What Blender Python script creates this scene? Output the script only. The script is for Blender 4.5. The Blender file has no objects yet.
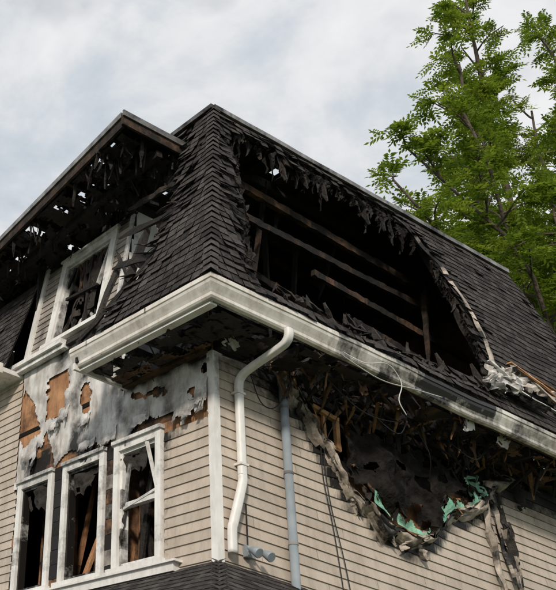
import bpy, math, random
from mathutils import Vector, Matrix, noise
random.seed(7)
R=random.random
def U(a,b): return a+(b-a)*R()
V=Vector
def nz(x,y,z=0,s=1.0): return noise.noise(V((x*s,y*s,z*s)))
scene=bpy.context.scene
COL=scene.collection

# ---------------------------------------------------------------- materials
def mat(name,c1,c2,scale=6,rough=.8,bump=.15,bscale=None,sootc=(.012,.010,.009),metal=0,stretch=(1,1,1),rndamt=.25,spec=.3,grime=0.0,grimec=(.12,.10,.08)):
    m=bpy.data.materials.new(name); m.use_nodes=True
    N=m.node_tree.nodes; L=m.node_tree.links
    b=N['Principled BSDF']
    tc=N.new('ShaderNodeTexCoord'); mp=N.new('ShaderNodeMapping'); mp.inputs['Scale'].default_value=stretch
    L.new(tc.outputs['Object'],mp.inputs['Vector'])
    n1=N.new('ShaderNodeTexNoise'); n1.inputs['Scale'].default_value=scale; n1.inputs['Detail'].default_value=3; n1.inputs['Roughness'].default_value=.65
    L.new(mp.outputs[0],n1.inputs['Vector'])
    cr=N.new('ShaderNodeValToRGB'); cr.color_ramp.elements[0].position=.32; cr.color_ramp.elements[1].position=.68
    cr.color_ramp.elements[0].color=(*c1,1); cr.color_ramp.elements[1].color=(*c2,1)
    L.new(n1.outputs['Fac'],cr.inputs['Fac'])
    ar=N.new('ShaderNodeAttribute'); ar.attribute_name='rnd'
    mr=N.new('ShaderNodeMapRange'); mr.inputs['To Min'].default_value=1-rndamt; mr.inputs['To Max'].default_value=1+rndamt
    L.new(ar.outputs['Fac'],mr.inputs['Value'])
    vm=N.new('ShaderNodeVectorMath'); vm.operation='SCALE'
    L.new(cr.outputs['Color'],vm.inputs[0]); L.new(mr.outputs[0],vm.inputs['Scale'])
    last=vm.outputs[0]
    n2=N.new('ShaderNodeTexNoise'); n2.inputs['Scale'].default_value=5.5; n2.inputs['Detail'].default_value=4; n2.inputs['Roughness'].default_value=.72
    L.new(tc.outputs['Object'],n2.inputs['Vector'])
    if grime>0:
        n3=N.new('ShaderNodeTexNoise'); n3.inputs['Scale'].default_value=2.2; n3.inputs['Detail'].default_value=5; n3.inputs['Roughness'].default_value=.75
        mg=N.new('ShaderNodeMapping'); mg.inputs['Scale'].default_value=(2.5,2.5,.6); L.new(tc.outputs['Object'],mg.inputs[0]); L.new(mg.outputs[0],n3.inputs['Vector'])
        g=N.new('ShaderNodeMapRange'); g.inputs['From Min'].default_value=.45; g.inputs['From Max'].default_value=.75; g.inputs['To Max'].default_value=grime
        L.new(n3.outputs['Fac'],g.inputs['Value'])
        mx0=N.new('ShaderNodeMix'); mx0.data_type='RGBA'; L.new(g.outputs[0],mx0.inputs['Factor']); L.new(last,mx0.inputs['A']); mx0.inputs['B'].default_value=(*grimec,1)
        last=mx0.outputs['Result']
    at=N.new('ShaderNodeAttribute'); at.attribute_name='soot'
    m1=N.new('ShaderNodeMath'); m1.operation='MULTIPLY'; m1.inputs[1].default_value=1.9; L.new(at.outputs['Fac'],m1.inputs[0])
    m2=N.new('ShaderNodeMath'); m2.operation='SUBTRACT'; L.new(m1.outputs[0],m2.inputs[0]); L.new(n2.outputs['Fac'],m2.inputs[1])
    m3=N.new('ShaderNodeMath'); m3.operation='MULTIPLY'; m3.inputs[1].default_value=2.2; m3.use_clamp=True; L.new(m2.outputs[0],m3.inputs[0])
    mx=N.new('ShaderNodeMix'); mx.data_type='RGBA'; L.new(m3.outputs[0],mx.inputs['Factor']); L.new(last,mx.inputs['A']); mx.inputs['B'].default_value=(*sootc,1)
    L.new(mx.outputs['Result'],b.inputs['Base Color'])
    b.inputs['Roughness'].default_value=rough; b.inputs['Metallic'].default_value=metal
    b.inputs['Specular IOR Level'].default_value=spec
    if bump>0:
        nb=N.new('ShaderNodeTexNoise'); nb.inputs['Scale'].default_value=bscale or scale*4; nb.inputs['Detail'].default_value=2
        L.new(mp.outputs[0],nb.inputs['Vector'])
        bp=N.new('ShaderNodeBump'); bp.inputs['Strength'].default_value=bump; bp.inputs['Distance'].default_value=.03
        L.new(nb.outputs['Fac'],bp.inputs['Height']); L.new(bp.outputs[0],b.inputs['Normal'])
    return m
M={}
M['siding']=mat('vinyl_siding',(.43,.36,.295),(.50,.43,.36),1.5,.55,.0,30,rndamt=.08,grime=.52,grimec=(.19,.155,.125))
M['siding_grey']=mat('sooty_siding',(.27,.24,.215),(.39,.345,.30),2,.6,.0,30,rndamt=.1,grime=.5,grimec=(.12,.11,.1))
M['white']=mat('white_painted_trim',(.64,.625,.60),(.77,.76,.735),3,.45,.0,25,rndamt=.05,grime=.45,grimec=(.3,.25,.2))
M['gutter']=mat('white_aluminium_gutter',(.62,.58,.52),(.76,.73,.68),2.5,.4,.0,12,rndamt=.04,grime=.6,grimec=(.27,.21,.15),spec=.5)
M['shingle']=mat('asphalt_shingle',(.026,.023,.022),(.078,.069,.065),14,.9,.5,140,rndamt=.55,spec=.2)
M['char']=mat('charred_timber',(.009,.0078,.007),(.036,.027,.021),5,.75,.6,22,rndamt=.5,spec=.35)
M['black']=mat('soot_black_surface',(.009,.008,.0075),(.022,.017,.014),2,.95,.0,9,rndamt=.2,spec=.1)
M['brown']=mat('scorched_timber',(.050,.027,.015),(.17,.095,.054),4,.8,.3,20,rndamt=.4)
M['wood']=mat('bare_wood',(.34,.16,.06),(.52,.29,.14),3,.75,.25,18,rndamt=.3,stretch=(1,1,.25))
M['ply']=mat('plywood_sheathing',(.27,.12,.055),(.48,.26,.13),2.2,.8,.2,18,rndamt=.3,grime=.9,grimec=(.04,.03,.025))
M['wrap']=mat('house_wrap',(.40,.385,.37),(.68,.665,.64),2.6,.5,.35,5,rndamt=.1,grime=1.0,grimec=(.21,.155,.11),spec=.4)
M['felt']=mat('roofing_felt',(.006,.0055,.005),(.022,.019,.017),5,.9,.7,26,rndamt=.2,spec=.08)
M['green']=mat('green_insulation_board',(.10,.28,.19),(.30,.54,.40),9,.7,.5,20,rndamt=.3,grime=.8,grimec=(.05,.06,.04))
M['pipe']=mat('grey_conduit_paint',(.20,.235,.26),(.28,.315,.34),3,.45,.0,20,rndamt=.02,spec=.5,grime=.3)
M['wire']=mat('black_cable_rubber',(.012,.012,.012),(.02,.02,.02),3,.5,0)
M['wwire']=mat('white_cable',(.5,.5,.48),(.6,.6,.58),3,.5,0)
M['melt']=mat('melted_siding',(.30,.25,.20),(.52,.45,.38),4,.5,.5,12,rndamt=.35,grime=.8,grimec=(.07,.055,.045))
M['metal']=mat('drip_edge_metal',(.22,.21,.20),(.36,.35,.34),4,.4,.0,20,metal=.5)
M['concrete']=mat('foundation_block',(.25,.24,.23),(.36,.35,.33),3,.9,.3)
MK=list(M.keys())

class MB:
    def __init__(s): s.v=[];s.f=[];s.m=[];s.s=[];s.r=[];s.sm=[]
    def face(s,pts,m,soot=0,rnd=None,sm=False):
        n=len(s.v); s.v+= [tuple(p) for p in pts]; s.f.append(tuple(range(n,n+len(pts))))
        s.m.append(m);s.s.append(soot);s.r.append(R() if rnd is None else rnd);s.sm.append(sm)
    def hexa(s,c,m,soot=0,rnd=None):
        n=len(s.v); s.v+=[tuple(p) for p in c]
        r=R() if rnd is None else rnd
        for q in ((0,1,2,3),(7,6,5,4),(0,4,5,1),(1,5,6,2),(2,6,7,3),(3,7,4,0)):
            s.f.append(tuple(n+i for i in q)); s.m.append(m);s.s.append(soot);s.r.append(r);s.sm.append(False)
    def lbox(s,F,u0,u1,z0,z1,o0,o1,m,soot=0,rnd=None):
        s.hexa([F(u0,z0,o0),F(u1,z0,o0),F(u1,z1,o0),F(u0,z1,o0),F(u0,z0,o1),F(u1,z0,o1),F(u1,z1,o1),F(u0,z1,o1)],m,soot,rnd)
    def box(s,a,b,m,soot=0,rnd=None):
        s.lbox(lambda u,z,o:(u,o,z),a[0],b[0],a[2],b[2],a[1],b[1],m,soot,rnd)
    def beam(s,p0,p1,w,h,m,soot=0,seg=1,jit=0,ragged=False,rnd=None,up=V((0,0,1)),sv=0):
        p0=V(p0);p1=V(p1);d=(p1-p0).normalized()
        if abs(d.dot(up))>.95: up=V((0,1,0)) if abs(d.y)<.9 else V((1,0,0))
        a=d.cross(up).normalized(); b=a.cross(d).normalized()
        rings=[]
        for i in range(seg+1):
            t=i/seg; c=p0.lerp(p1,t)
            k=1.0
            if ragged and i==seg: k=.25
            if ragged and i==seg-1 and seg>2: k=.7
            rg=[]
            for sx,sy in ((-1,-1),(1,-1),(1,1),(-1,1)):
                rg.append(tuple(c+a*(sx*w*.5*k+U(-jit,jit))+b*(sy*h*.5*k+U(-jit,jit))))
            rings.append(rg)
        n=len(s.v)
        for rg in rings: s.v+=rg
        r=R() if rnd is None else rnd
        so=soot
        def add(q):
            s.f.append(q);s.m.append(m);s.s.append(so);s.r.append(r);s.sm.append(False)
        s00=R()*50
        for i in range(seg):
            so=soot+sv*nz(i*.35,s00)
            for j in range(4):
                add((n+i*4+j,n+i*4+(j+1)%4,n+(i+1)*4+(j+1)%4,n+(i+1)*4+j))
        add((n+3,n+2,n+1,n)); e=n+seg*4; add((e,e+1,e+2,e+3))
    def tube(s,pts,rad,m,n=8,soot=0,sq=False,rx=None,smooth=True):
        pts=[V(p) for p in pts]; base=len(s.v); ref=None
        for i,p in enumerate(pts):
            d=((pts[min(i+1,len(pts)-1)]-pts[max(i-1,0)])).normalized()
            if ref is None:
                ref=V((1,0,0)) if abs(d.x)<.8 else V((0,1,0))
            a=(ref-d*ref.dot(d)).normalized(); ref=a; b=d.cross(a)
            rr=rad[i] if isinstance(rad,(list,tuple)) else rad
            for k in range(n):
                an=2*math.pi*(k+.5)/n; c=math.cos(an); q=math.sin(an)
                if sq:
                    e=.45; c=math.copysign(abs(c)**e,c); q=math.copysign(abs(q)**e,q)
                s.v.append(tuple(p+a*(c*rr)+b*(q*(rx or rr))))
        r=R()
        for i in range(len(pts)-1):
            for k in range(n):
                s.f.append((base+i*n+k,base+i*n+(k+1)%n,base+(i+1)*n+(k+1)%n,base+(i+1)*n+k)); s.m.append(m);s.s.append(soot);s.r.append(r);s.sm.append(smooth)
        for e in (0,len(pts)-1):
            s.f.append(tuple(base+e*n+k for k in range(n))); s.m.append(m);s.s.append(soot);s.r.append(r);s.sm.append(False)
    def grid(s,P,nu,nv,keep,m,sootf=None,sm=True):
        idx={}
        def gv(i,j):
            if (i,j) not in idx: idx[(i,j)]=len(s.v); s.v.append(tuple(P(i/nu,j/nv)))
            return idx[(i,j)]
        for i in range(nu):
            for j in range(nv):
                if keep and not keep((i+.5)/nu,(j+.5)/nv): continue
                s.f.append((gv(i,j),gv(i+1,j),gv(i+1,j+1),gv(i,j+1))); s.m.append(m); s.s.append(sootf((i+.5)/nu,(j+.5)/nv) if sootf else 0); s.r.append(.5); s.sm.append(sm)
    def build(s,name,parent=None):
        me=bpy.data.meshes.new(name); me.from_pydata(s.v,[],s.f)
        used=sorted(set(s.m),key=lambda k:MK.index(k)); im={k:i for i,k in enumerate(used)}
        for k in used: me.materials.append(M[k])
        me.polygons.foreach_set('material_index',[im[k] for k in s.m])
        me.polygons.foreach_set('use_smooth',s.sm)
        a=me.attributes.new('soot','FLOAT','FACE'); a.data.foreach_set('value',[float(x) for x in s.s])
        a=me.attributes.new('rnd','FLOAT','FACE'); a.data.foreach_set('value',[float(x) for x in s.r])
        me.update(); ob=bpy.data.objects.new(name,me); COL.objects.link(ob)
        if parent: ob.parent=parent
        return ob

def inpoly(x,y,P):
    c=False;j=len(P)-1
    for i in range(len(P)):
        xi,yi=P[i];xj,yj=P[j]
        if (yi>y)!=(yj>y) and x<(xj-xi)*(y-yi)/(yj-yi)+xi: c=not c
        j=i
    return c
def dpoly(x,y,P):
    best=1e9
    for i in range(len(P)):
        ax,ay=P[i];bx,by=P[(i+1)%len(P)]
        dx,dy=bx-ax,by-ay; t=max(0,min(1,((x-ax)*dx+(y-ay)*dy)/(dx*dx+dy*dy+1e-9)))
        best=min(best,math.hypot(x-ax-t*dx,y-ay-t*dy))
    return best
def sm01(x): x=max(0,min(1,x)); return x*x*(3-2*x)
def lin(x,pts):
    if x<=pts[0][0]: return pts[0][1]
    for a,b in zip(pts,pts[1:]):
        if x<=b[0]: return a[1]+(b[1]-a[1])*(x-a[0])/(b[0]-a[0])
    return pts[-1][1]

house=bpy.data.objects.new('fire_damaged_house',None); COL.objects.link(house)

FL=lambda y,z,o:(-o,y,z)
FR=lambda x,z,o:(x,-o,z)
FD=lambda y,z,o:((z-8.2)*.16-o,y,z)
def clap(mb,F,u0,u1,z0,z1,expo,keep,sootf,warp,m,du=.06):
    nc=int(math.ceil((z1-z0)/expo))
    for k in range(nc):
        zb=z0+k*expo; zt=min(zb+expo,z1)
        u=u0; seg=R(); cnt=random.randint(10,50)
        while u<u1-1e-4:
            v=min(u+du,u1); um=(u+v)/2; zm=(zb+zt)/2
            cnt-=1; jo=False
            if cnt<=0: seg=R(); cnt=random.randint(40,70); jo=True
            if keep(um,zm):
                wb0,wb1,wt0,wt1=warp(u,zb),warp(v,zb),warp(u,zt),warp(v,zt)
                st=sootf(um,zm)
                u_=u+.004 if jo else u
                mb.face([F(u_,zb,.018+wb0),F(v,zb,.018+wb1),F(v,zt,.003+wt1),F(u_,zt,.003+wt0)],m,st,seg)
                mb.face([F(u,zb,wb0-.002),F(v,zb,wb1-.002),F(v,zb,.018+wb1),F(u,zb,.018+wb0)],m,st,seg)
            u=v
def sheath(mb,F,u0,u1,z0,z1,d,off,keep,m,sootf=lambda u,z:0,th=0):
    nu=max(1,int((u1-u0)/d)); nv=max(1,int((z1-z0)/d))
    mb.grid(lambda a,b:F(u0+a*(u1-u0),z0+b*(z1-z0),off),nu,nv,lambda a,b:keep(u0+a*(u1-u0),z0+b*(z1-z0)),m,lambda a,b:sootf(u0+a*(u1-u0),z0+b*(z1-z0)),False)

# ---------------------------------------------------------------- windows data
WIN=[(.81,1.64,4.66,6.2),(1.83,2.68,4.66,6.2),(2.91,3.72,4.66,6.2)]
def inwin(u,z,pad=0):
    return any(a-pad<u<b+pad and c-pad<z<d+pad for a,b,c,d in WIN)
WIN1=[(1.0,1.9,1.4,3.0),(2.6,3.5,1.4,3.0)]
def inwin1(u,z): return any(a<u<b and c<z<d for a,b,c,d in WIN1)

# ---------------------------------------------------------------- LEFT (front) wall
w=MB()
def keepL(u,z):
    if inwin(u,z,-.01) or inwin1(u,z): return False
    if u<3.82 and z>6.10+.05*nz(u*3,1): return False
    if .78<u<3.75 and z>4.6: return False
    return True
def sootL(u,z):
    s=.30*sm01(1-dpoly(u,z,[(.81,4.6),(1.64,4.6),(1.64,6.2),(.81,6.2)])/.4)
    s+= .30*sm01((z-5.7)/.5)*(u<1)
    if u>3.7: s+=.25*sm01(1-(u-3.7)/.5)
    return s
clap(w,FL,.06,9,.5,8.0,.115,keepL,sootL,lambda u,z:.006*nz(u,z,3,2),'siding')
w.build('front_wall_siding',house)
w=MB()
def keepShL(u,z):
    if inwin(u,z,-.02) or inwin1(u,z): return False
    return nz(u*1.4,z*1.4,8)<.62
sheath(w,FL,0.0,9,.3,8.05,.08,-.012,keepShL,'ply',lambda u,z:.18+.5*nz(u*1.6,z*1.9,2)+.3*sm01(1-abs(z-6.35)/.3))
for a,b in ((1.66,1.81),(2.70,2.89),(3.74,3.80)):
    for k in range(9):
        z0=4.55+k*.188
        w.lbox(FL,a+.01*R(),b-.01*R(),z0,z0+.182,.0,.012+.008*R(),random.choice(('siding_grey','ply','siding_grey')),.35+.35*R())
w.build('front_wall_sheathing',house)
w=MB()
def PW(a,b):
    y=.03+a*3.78; z=6.14+b*1.9
    o=.008+.03*abs(nz(y*1.2,z*3,7))+.018*nz(y*5,z*4,2)+.02*abs(nz(y*3+z*2,z*1.5,9))
    if b<.06: o+=.02+.04*abs(nz(y*4,1,1))
    return FL(y,z,max(.004,o))
def keepW(a,b):
    y=.03+a*3.78; z=6.14+b*1.9
    j1=.08*nz(z*5,y*5)+.05*nz(z*14,y*14,3)
    if 2.70+j1<y<3.18+j1 and 7.0+j1<z<7.68: return False
    for P in ([(2.85,6.1),(3.5,6.1),(3.42,6.5),(3.15,6.85),(2.95,6.5)],[(.75,6.1),(1.5,6.1),(1.25,6.38),(.9,6.42)],[(3.3,6.9),(3.7,6.7),(3.9,7.2),(3.75,7.7),(3.5,7.4)],[(1.6,6.1),(2.2,6.1),(2.05,6.34),(1.75,6.32)],[(2.15,6.8),(2.35,6.75),(2.4,7.25),(2.2,7.3)],[(.0,6.1),(.5,6.1),(.3,6.5),(.0,6.55)],[(.7,6.6),(1.3,6.72),(1.35,6.8),(.75,6.72)]):
        if inpoly(y+j1,z+j1,P): return False
    if z<6.14+.16*max(0,nz(y*3,3,1)+.25): return False
    if nz(y*1.7,z*1.7,11)>.32: return False
    return True
def sootW(a,b):
    y=.03+a*3.78; z=6.14+b*1.9
    s=.18+.45*max(0,nz(y*2.2,z*2.6,3))+.22*max(0,nz(y*5,z*2,6))
    for (p,q,c,d) in WIN: s+=.36*sm01(1-(z-6.2)/.6)*sm01(1-abs(y-(p+q)/2)/.45)
    s+=.35*sm01((z-6.75)/.25)*(y<1.5)
    return s
w.grid(PW,170,90,keepW,'wrap',sootW)
for (y,z,wd,h) in ((.35,6.42,.5,.30),(1.2,6.5,.3,.22),(2.2,6.45,.35,.2),(2.75,7.1,.25,.3),(3.5,6.75,.35,.4),(.15,6.6,.2,.4),(1.75,6.5,.3,.3),(2.25,6.85,.2,.25),(2.95,6.95,.3,.2)):
    s0=R()*9
    w.grid(lambda a,b:FL(y+(a-.5)*wd+.05*nz(b*2,s0),z-b*h+.04*nz(a*4,s0),.03+b*b*.09+.03*nz(a*3,b*3,s0)),10,10,lambda a,b:b<.75+.5*nz(a*5,s0),'wrap',lambda a,b:.2+.3*b)
w.build('torn_house_wrap',house)

def window(F,u0,u1,z0,z1,name,tr=.09,m='white',soot=.12,sashsoot=.3,gone=(),sill=True,mid=None):
    w=MB(); o0,o1=-.06,.045
    for k in range(8):
        za=z0+(z1-z0)*k/8; zb=z0+(z1-z0)*(k+1)/8
        w.lbox(F,u0,u0+tr,za,zb,o0,o1,m,soot+.25*max(0,nz(k*.8,u0*9)),.5); w.lbox(F,u1-tr,u1,za,zb,o0,o1,m,soot+.25*max(0,nz(k*.8,u1*9)),.5)
    w.lbox(F,u0+tr,u1-tr,z1-tr,z1-.002,o0,o1-.003,m,soot+.1)
    w.lbox(F,u0-.02,u1+.02,z1,z1+.045,-.02,o1+.03,m,soot+.12)
    if sill: w.lbox(F,u0-.05,u1+.05,z0-.07,z0-.002,-.08,.09,m,soot)
    a,b,c,d=u0+tr,u1-tr,z0,z1-tr
    for (p,q,r_,s_) in ((a,a+.035,c,d),(b-.035,b,c,d)):
        for k in range(6): w.lbox(F,p,q,r_+(s_-r_)*k/6,r_+(s_-r_)*(k+1)/6,-.1,.0+.001*k,m,sashsoot+.25*(R()-.3))
    w.lbox(F,a+.035,b-.035,d-.04,d,-.1,.0,m,sashsoot); w.lbox(F,a+.035,b-.035,c,c+.06,-.1,-.002,m,sashsoot)
    mz=mid or (c+d)/2
    if 'mid' not in gone: w.lbox(F,a+.036,b-.036,mz-.025,mz+.03,-.08,-.01,m,sashsoot)
    w.build(name,house)
for i,(a,b,c,d) in enumerate(WIN):
    window(FL,a,b,c,d,'front_window_frame',soot=(.17,.24,.22)[i],sashsoot=(.28,.5,.5)[i],gone=((),('mid',),('mid',))[i],mid=5.42)
for (a,b,c,d) in WIN1: window(FL,a,b,c,d,'ground_floor_window',soot=.05,sashsoot=.1)
w=MB()
w.lbox(FL,.55,3.9,4.47,4.565,.0,.10,'white',.14)
w.lbox(FL,.50,3.95,4.565,4.59,.0,.13,'white',.12)
w.beam(FL(.93,5.5,-.02),FL(1.02,6.08,.06),.035,.03,'white',.3)
w.beam(FL(.93,5.5,-.02),FL(1.5,5.38,-.02),.035,.03,'white',.3)
w.beam(FL(1.5,5.38,-.02),FL(1.35,5.9,.03),.03,.03,'white',.45)
for k in range(12):
    za=.4+k*.543; zb=za+.543
    w.lbox(FL,-.026,.065,za,zb,.0,.026,'white',.13+.18*max(0,(za-5.6)),.5)
    w.lbox(FR,-.0,.065,za,zb,.0,.026,'white',.15+.22*max(0,(za-5.6)),.5)
w.build('sill_and_corner_boards',house)
w=MB()
for (y,z,wd,h,m_) in ((1.75,6.1,.14,1.2,'char'),(2.3,6.05,.5,.3,'char'),(3.3,6.1,.5,.35,'char'),(1.3,6.05,.5,.25,'char'),(1.80,5.6,.25,.8,'felt'),(2.62,5.9,.15,.9,'char'),(1.55,5.4,.12,.5,'char')):
    s0=R()*9
    w.grid(lambda a,b:FL(y+(a-.5)*wd*(1-.3*b)+.04*nz(b*3,s0),z-b*h*(1+.4*nz(a*4,s0)),-.02+.06*nz(a*3,b*3,s0)),8,12,lambda a,b:nz(a*3,b*3,s0+4)<.35-.3*b+.2,m_,None)
w.build('burnt_window_debris',house)

# ---------------------------------------------------------------- RIGHT (side) wall
H1=[(.92,7.3),(1.12,6.86),(1.38,6.62),(1.60,6.30),(1.85,5.98),(2.1,5.76),(2.55,5.52),(3.1,5.44),(3.45,5.62),(3.75,5.95),(4.2,6.12),(4.6,6.38),(4.78,6.62),(5.2,6.8),(6.3,7.0),(6.3,7.3)]
w=MB()
def jit(u,z): return .05*nz(u*4,z*4,1)+.03*nz(u*11,z*11,2)
def keepR(u,z):
    return not inpoly(u+jit(u,z),z+jit(z,u),H1)
def sootR(u,z):
    d=dpoly(u,z,H1)
    return .95*sm01(1-d/.26)*(.55+.6*nz(u*2,z*2,4))+.26*sm01(1-d/.9)+.34*sm01((z-6.3)/.5)
def warpR(u,z):
    d=dpoly(u,z,H1); k=sm01(1-d/.22)
    return k*(.03+.05*abs(nz(u*5,z*5,6)))+.004*nz(u*1.5,z*3,9)
clap(w,FR,.06,6.75,.5,6.93,.115,keepR,sootR,warpR,'siding',.05)
w.build('side_wall_siding',house)
w=MB()
H2=[(1.2,7.2),(1.3,6.75),(1.6,6.5),(1.9,6.2),(2.4,6.35),(3.0,6.2),(3.6,6.5),(4.4,6.65),(5.0,7.2)]
sheath(w,FR,0,6.9,.3,6.93,.06,-.03,lambda u,z:not inpoly(u+jit(z,u)*2,z+jit(u,z),H2),'ply',lambda u,z:.3+.9*sm01(1-dpoly(u,z,H2)/.35)*(.6+.5*nz(u*3,z*3)))
x=1.25
k=0
while x<5.6:
    w.beam((x,.095,5.4),(x+U(-.03,.03),.095,6.95),.045,.09,('wood','brown','char')[k%3],.32+.22*R(),8,.006,sv=.3)
    x+=.36; k+=1
w.beam((1.1,.06,6.88),(5.8,.06,6.86),.07,.09,'char',.5,16,.008)
for a,b in (((1.55,6.34),(1.93,6.26)),((1.52,6.72),(1.95,6.66)),((1.55,6.32),(1.54,6.74)),((1.92,6.26),(1.93,6.68))):
    w.beam(FR(a[0],a[1],.045),FR(b[0],b[1],.045),.06,.05,'wood',.27,5,.004,sv=.3)
w.beam(FR(1.74,6.3,.02),FR(1.74,6.68,.02),.04,.03,'wood',.3)
w.lbox(FR,1.56,1.74,6.33,6.66,-.02,-.01,'wood',.4)
for k in range(34):
    x=U(1.9,4.9); z=U(6.45,6.92)
    w.beam(FR(x,z,.03),FR(x+U(-.25,.25),z-U(.05,.4),.05),U(.03,.08),U(.015,.03),random.choice(('wood','brown','char','char')),.35+.25*R(),4,.008,True)
for k in range(26):
    t=R(); x=1.9+t*2.6; z=lin(x,[(1.9,6.1),(2.5,5.75),(3.2,5.65),(3.7,6.05),(4.5,6.4)])+U(0,.25)
    w.beam(FR(x,z,.08),FR(x+U(-.2,.2),z-U(.0,.25),.14),U(.03,.09),U(.01,.02),random.choice(('char','felt','char','wood')),.35,4,.012,True)
w.build('side_wall_sheathing_and_studs',house)
w=MB()
FE=[(1.95,6.50),(1.98,6.15),(2.1,5.92),(2.45,5.78),(2.8,5.76),(3.15,5.62),(3.4,5.72),(3.62,6.0),(3.85,6.22),(4.0,6.45),(3.7,6.62),(3.2,6.6),(2.5,6.65)]
def PF(a,b):
    x=1.85+a*2.3; z=5.5+b*1.4
    fold=.05*math.sin(x*5+2*nz(x,z,1)*2)+.09*nz(x*2.2,z*2.8,5)+.05*nz(x*6,z*5,3)+.08*abs(nz(x*3+z*2,z*2-x,8))+.025*nz(x*16,z*13,3)
    return FR(x+.03*nz(z*4,x),z+.04*nz(x*3,z*3),.06+fold+.08*math.sin(math.pi*min(1,max(0,(z-5.5)/1.3))))
w.grid(PF,110,76,lambda a,b:inpoly(1.85+a*2.3+.16*nz(a*9,b*9)+.08*nz(a*25,b*25),5.5+b*1.4+.16*nz(b*9,a*9,3)+.08*nz(a*25,b*25,4),FE) and nz(a*7,b*6,13)+.15*nz(a*30,b*20)<.36,'felt',lambda a,b:.1+.5*max(0,nz(a*6,b*5,2)))
w.build('hanging_roofing_felt',house)
w=MB()
bl=[(2.2,5.86),(2.6,5.62),(3.1,5.55),(3.45,5.74),(3.75,6.05),(4.2,6.22),(4.6,6.48)]
def PG(a,b):
    x=2.35+a*2.2; z=lin(x,bl)-.03+b*.24
    return FR(x,z,.13+.05*nz(x*6,z*6)+.03*(1-b))
w.grid(PG,110,10,lambda a,b:b<.42+.9*nz(a*14,1.3)+.4*nz(a*40,4) and nz(a*10,4)>-.3,'green',lambda a,b:.12+.50*max(0,nz(a*12,b*3,8))+.3*(b>.6))
crk=[(4.2,6.42),(4.55,6.4),(4.6,6.62),(4.35,6.68),(4.15,6.55)]
w.grid(lambda a,b:FR(4.1+a*.55,6.35+b*.4,.10+.08*nz(a*3,b*3)),22,16,lambda a,b:inpoly(4.1+a*.55+.12*nz(a*6,b*6),6.35+b*.4+.12*nz(b*6,a*6),crk),'green',lambda a,b:.22+.5*max(0,nz(a*4,b*3,5)))
w.build('green_insulation_edge',house)
w=MB()
bd=[(1.08,7.0),(1.12,6.9),(1.36,6.62),(1.58,6.32),(1.83,6.0),(2.1,5.76),(2.55,5.52),(3.1,5.43),(3.42,5.6),(3.72,5.93),(4.15,6.1),(4.55,6.3),(4.72,6.6),(5.2,6.8)]
def poly_at(t,P):
    ds=[0]
    for a,b in zip(P,P[1:]): ds.append(ds[-1]+math.hypot(b[0]-a[0],b[1]-a[1]))
    s=t*ds[-1]
    for i in range(len(P)-1):
        if s<=ds[i+1]+1e-9:
            k=(s-ds[i])/(ds[i+1]-ds[i]); return (P[i][0]+(P[i+1][0]-P[i][0])*k,P[i][1]+(P[i+1][1]-P[i][1])*k)
    return P[-1]
for layer in range(3):
    s0=layer*7.3
    def PM(a,b):
        x,z=poly_at(a,bd); wd=.16+.16*nz(a*11,s0)+.05*nz(a*30,s0)
        wd=max(.05,wd)
        an=b*math.pi*1.25
        o=.03+layer*.02+.085*math.sin(an)*(1+.8*nz(a*14,b*2,s0))+.03*nz(a*40,b*4,s0)
        return FR(x+.06*nz(a*20,b*3,s0+1)+.03*nz(a*60,b*6,s0),z+.09-wd*b*1.2+.07*nz(a*17,b,s0+2)+.03*nz(a*50,b*5,s0),max(.012,o))
    w.grid(PM,170,9,lambda a,b:nz(a*13+s0,b*1.5,3)<.22-.1*layer,'melt',lambda a,b:.27+.45*nz(a*10,b*2,s0+5)+(.1*layer))
def strip(mb,P0,P1,wd,m_,soot,s0,F=FR,n=26):
    def PS(a,b):
        x=P0[0]+(P1[0]-P0[0])*b; z=P0[1]+(P1[1]-P0[1])*b
        wv=wd*(1+.6*nz(b*5,s0))*(1-.5*b**3)
        return F(x+(a-.5)*wv*math.cos(nz(b*3,s0)*2)+.05*nz(b*4,s0+2),z+(a-.5)*.04,.05+.06*nz(b*4,a,s0)+.05*math.sin(a*3.1)+(a-.5)*wv*math.sin(nz(b*3,s0)*2))
    mb.grid(PS,5,n,lambda a,b:nz(a*2,b*8,s0+3)<.42,m_,lambda a,b:soot+.5*nz(b*6,a*2,s0))
for (p0,p1,wd,m_,so) in (((4.62,6.5),(4.72,5.0),.10,'melt',.30),((4.75,6.6),(5.0,5.35),.13,'melt',.45),((4.9,6.55),(5.1,5.6),.11,'char',.3),((4.98,6.2),(5.15,5.2),.08,'melt',.5),((1.62,6.35),(2.2,5.55),.12,'melt',.4),((3.15,5.5),(3.25,5.28),.10,'melt',.3),((3.0,5.5),(2.85,5.3),.12,'melt',.25),
   ((2.3,5.7),(2.75,5.33),.13,'melt',.4),((1.2,6.9),(1.32,6.5),.12,'char',.3),((5.3,6.9),(5.5,6.5),.12,'char',.3)):
    strip(w,p0,p1,wd,m_,so,R()*20)
w.build('melted_siding_edge',house)

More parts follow.
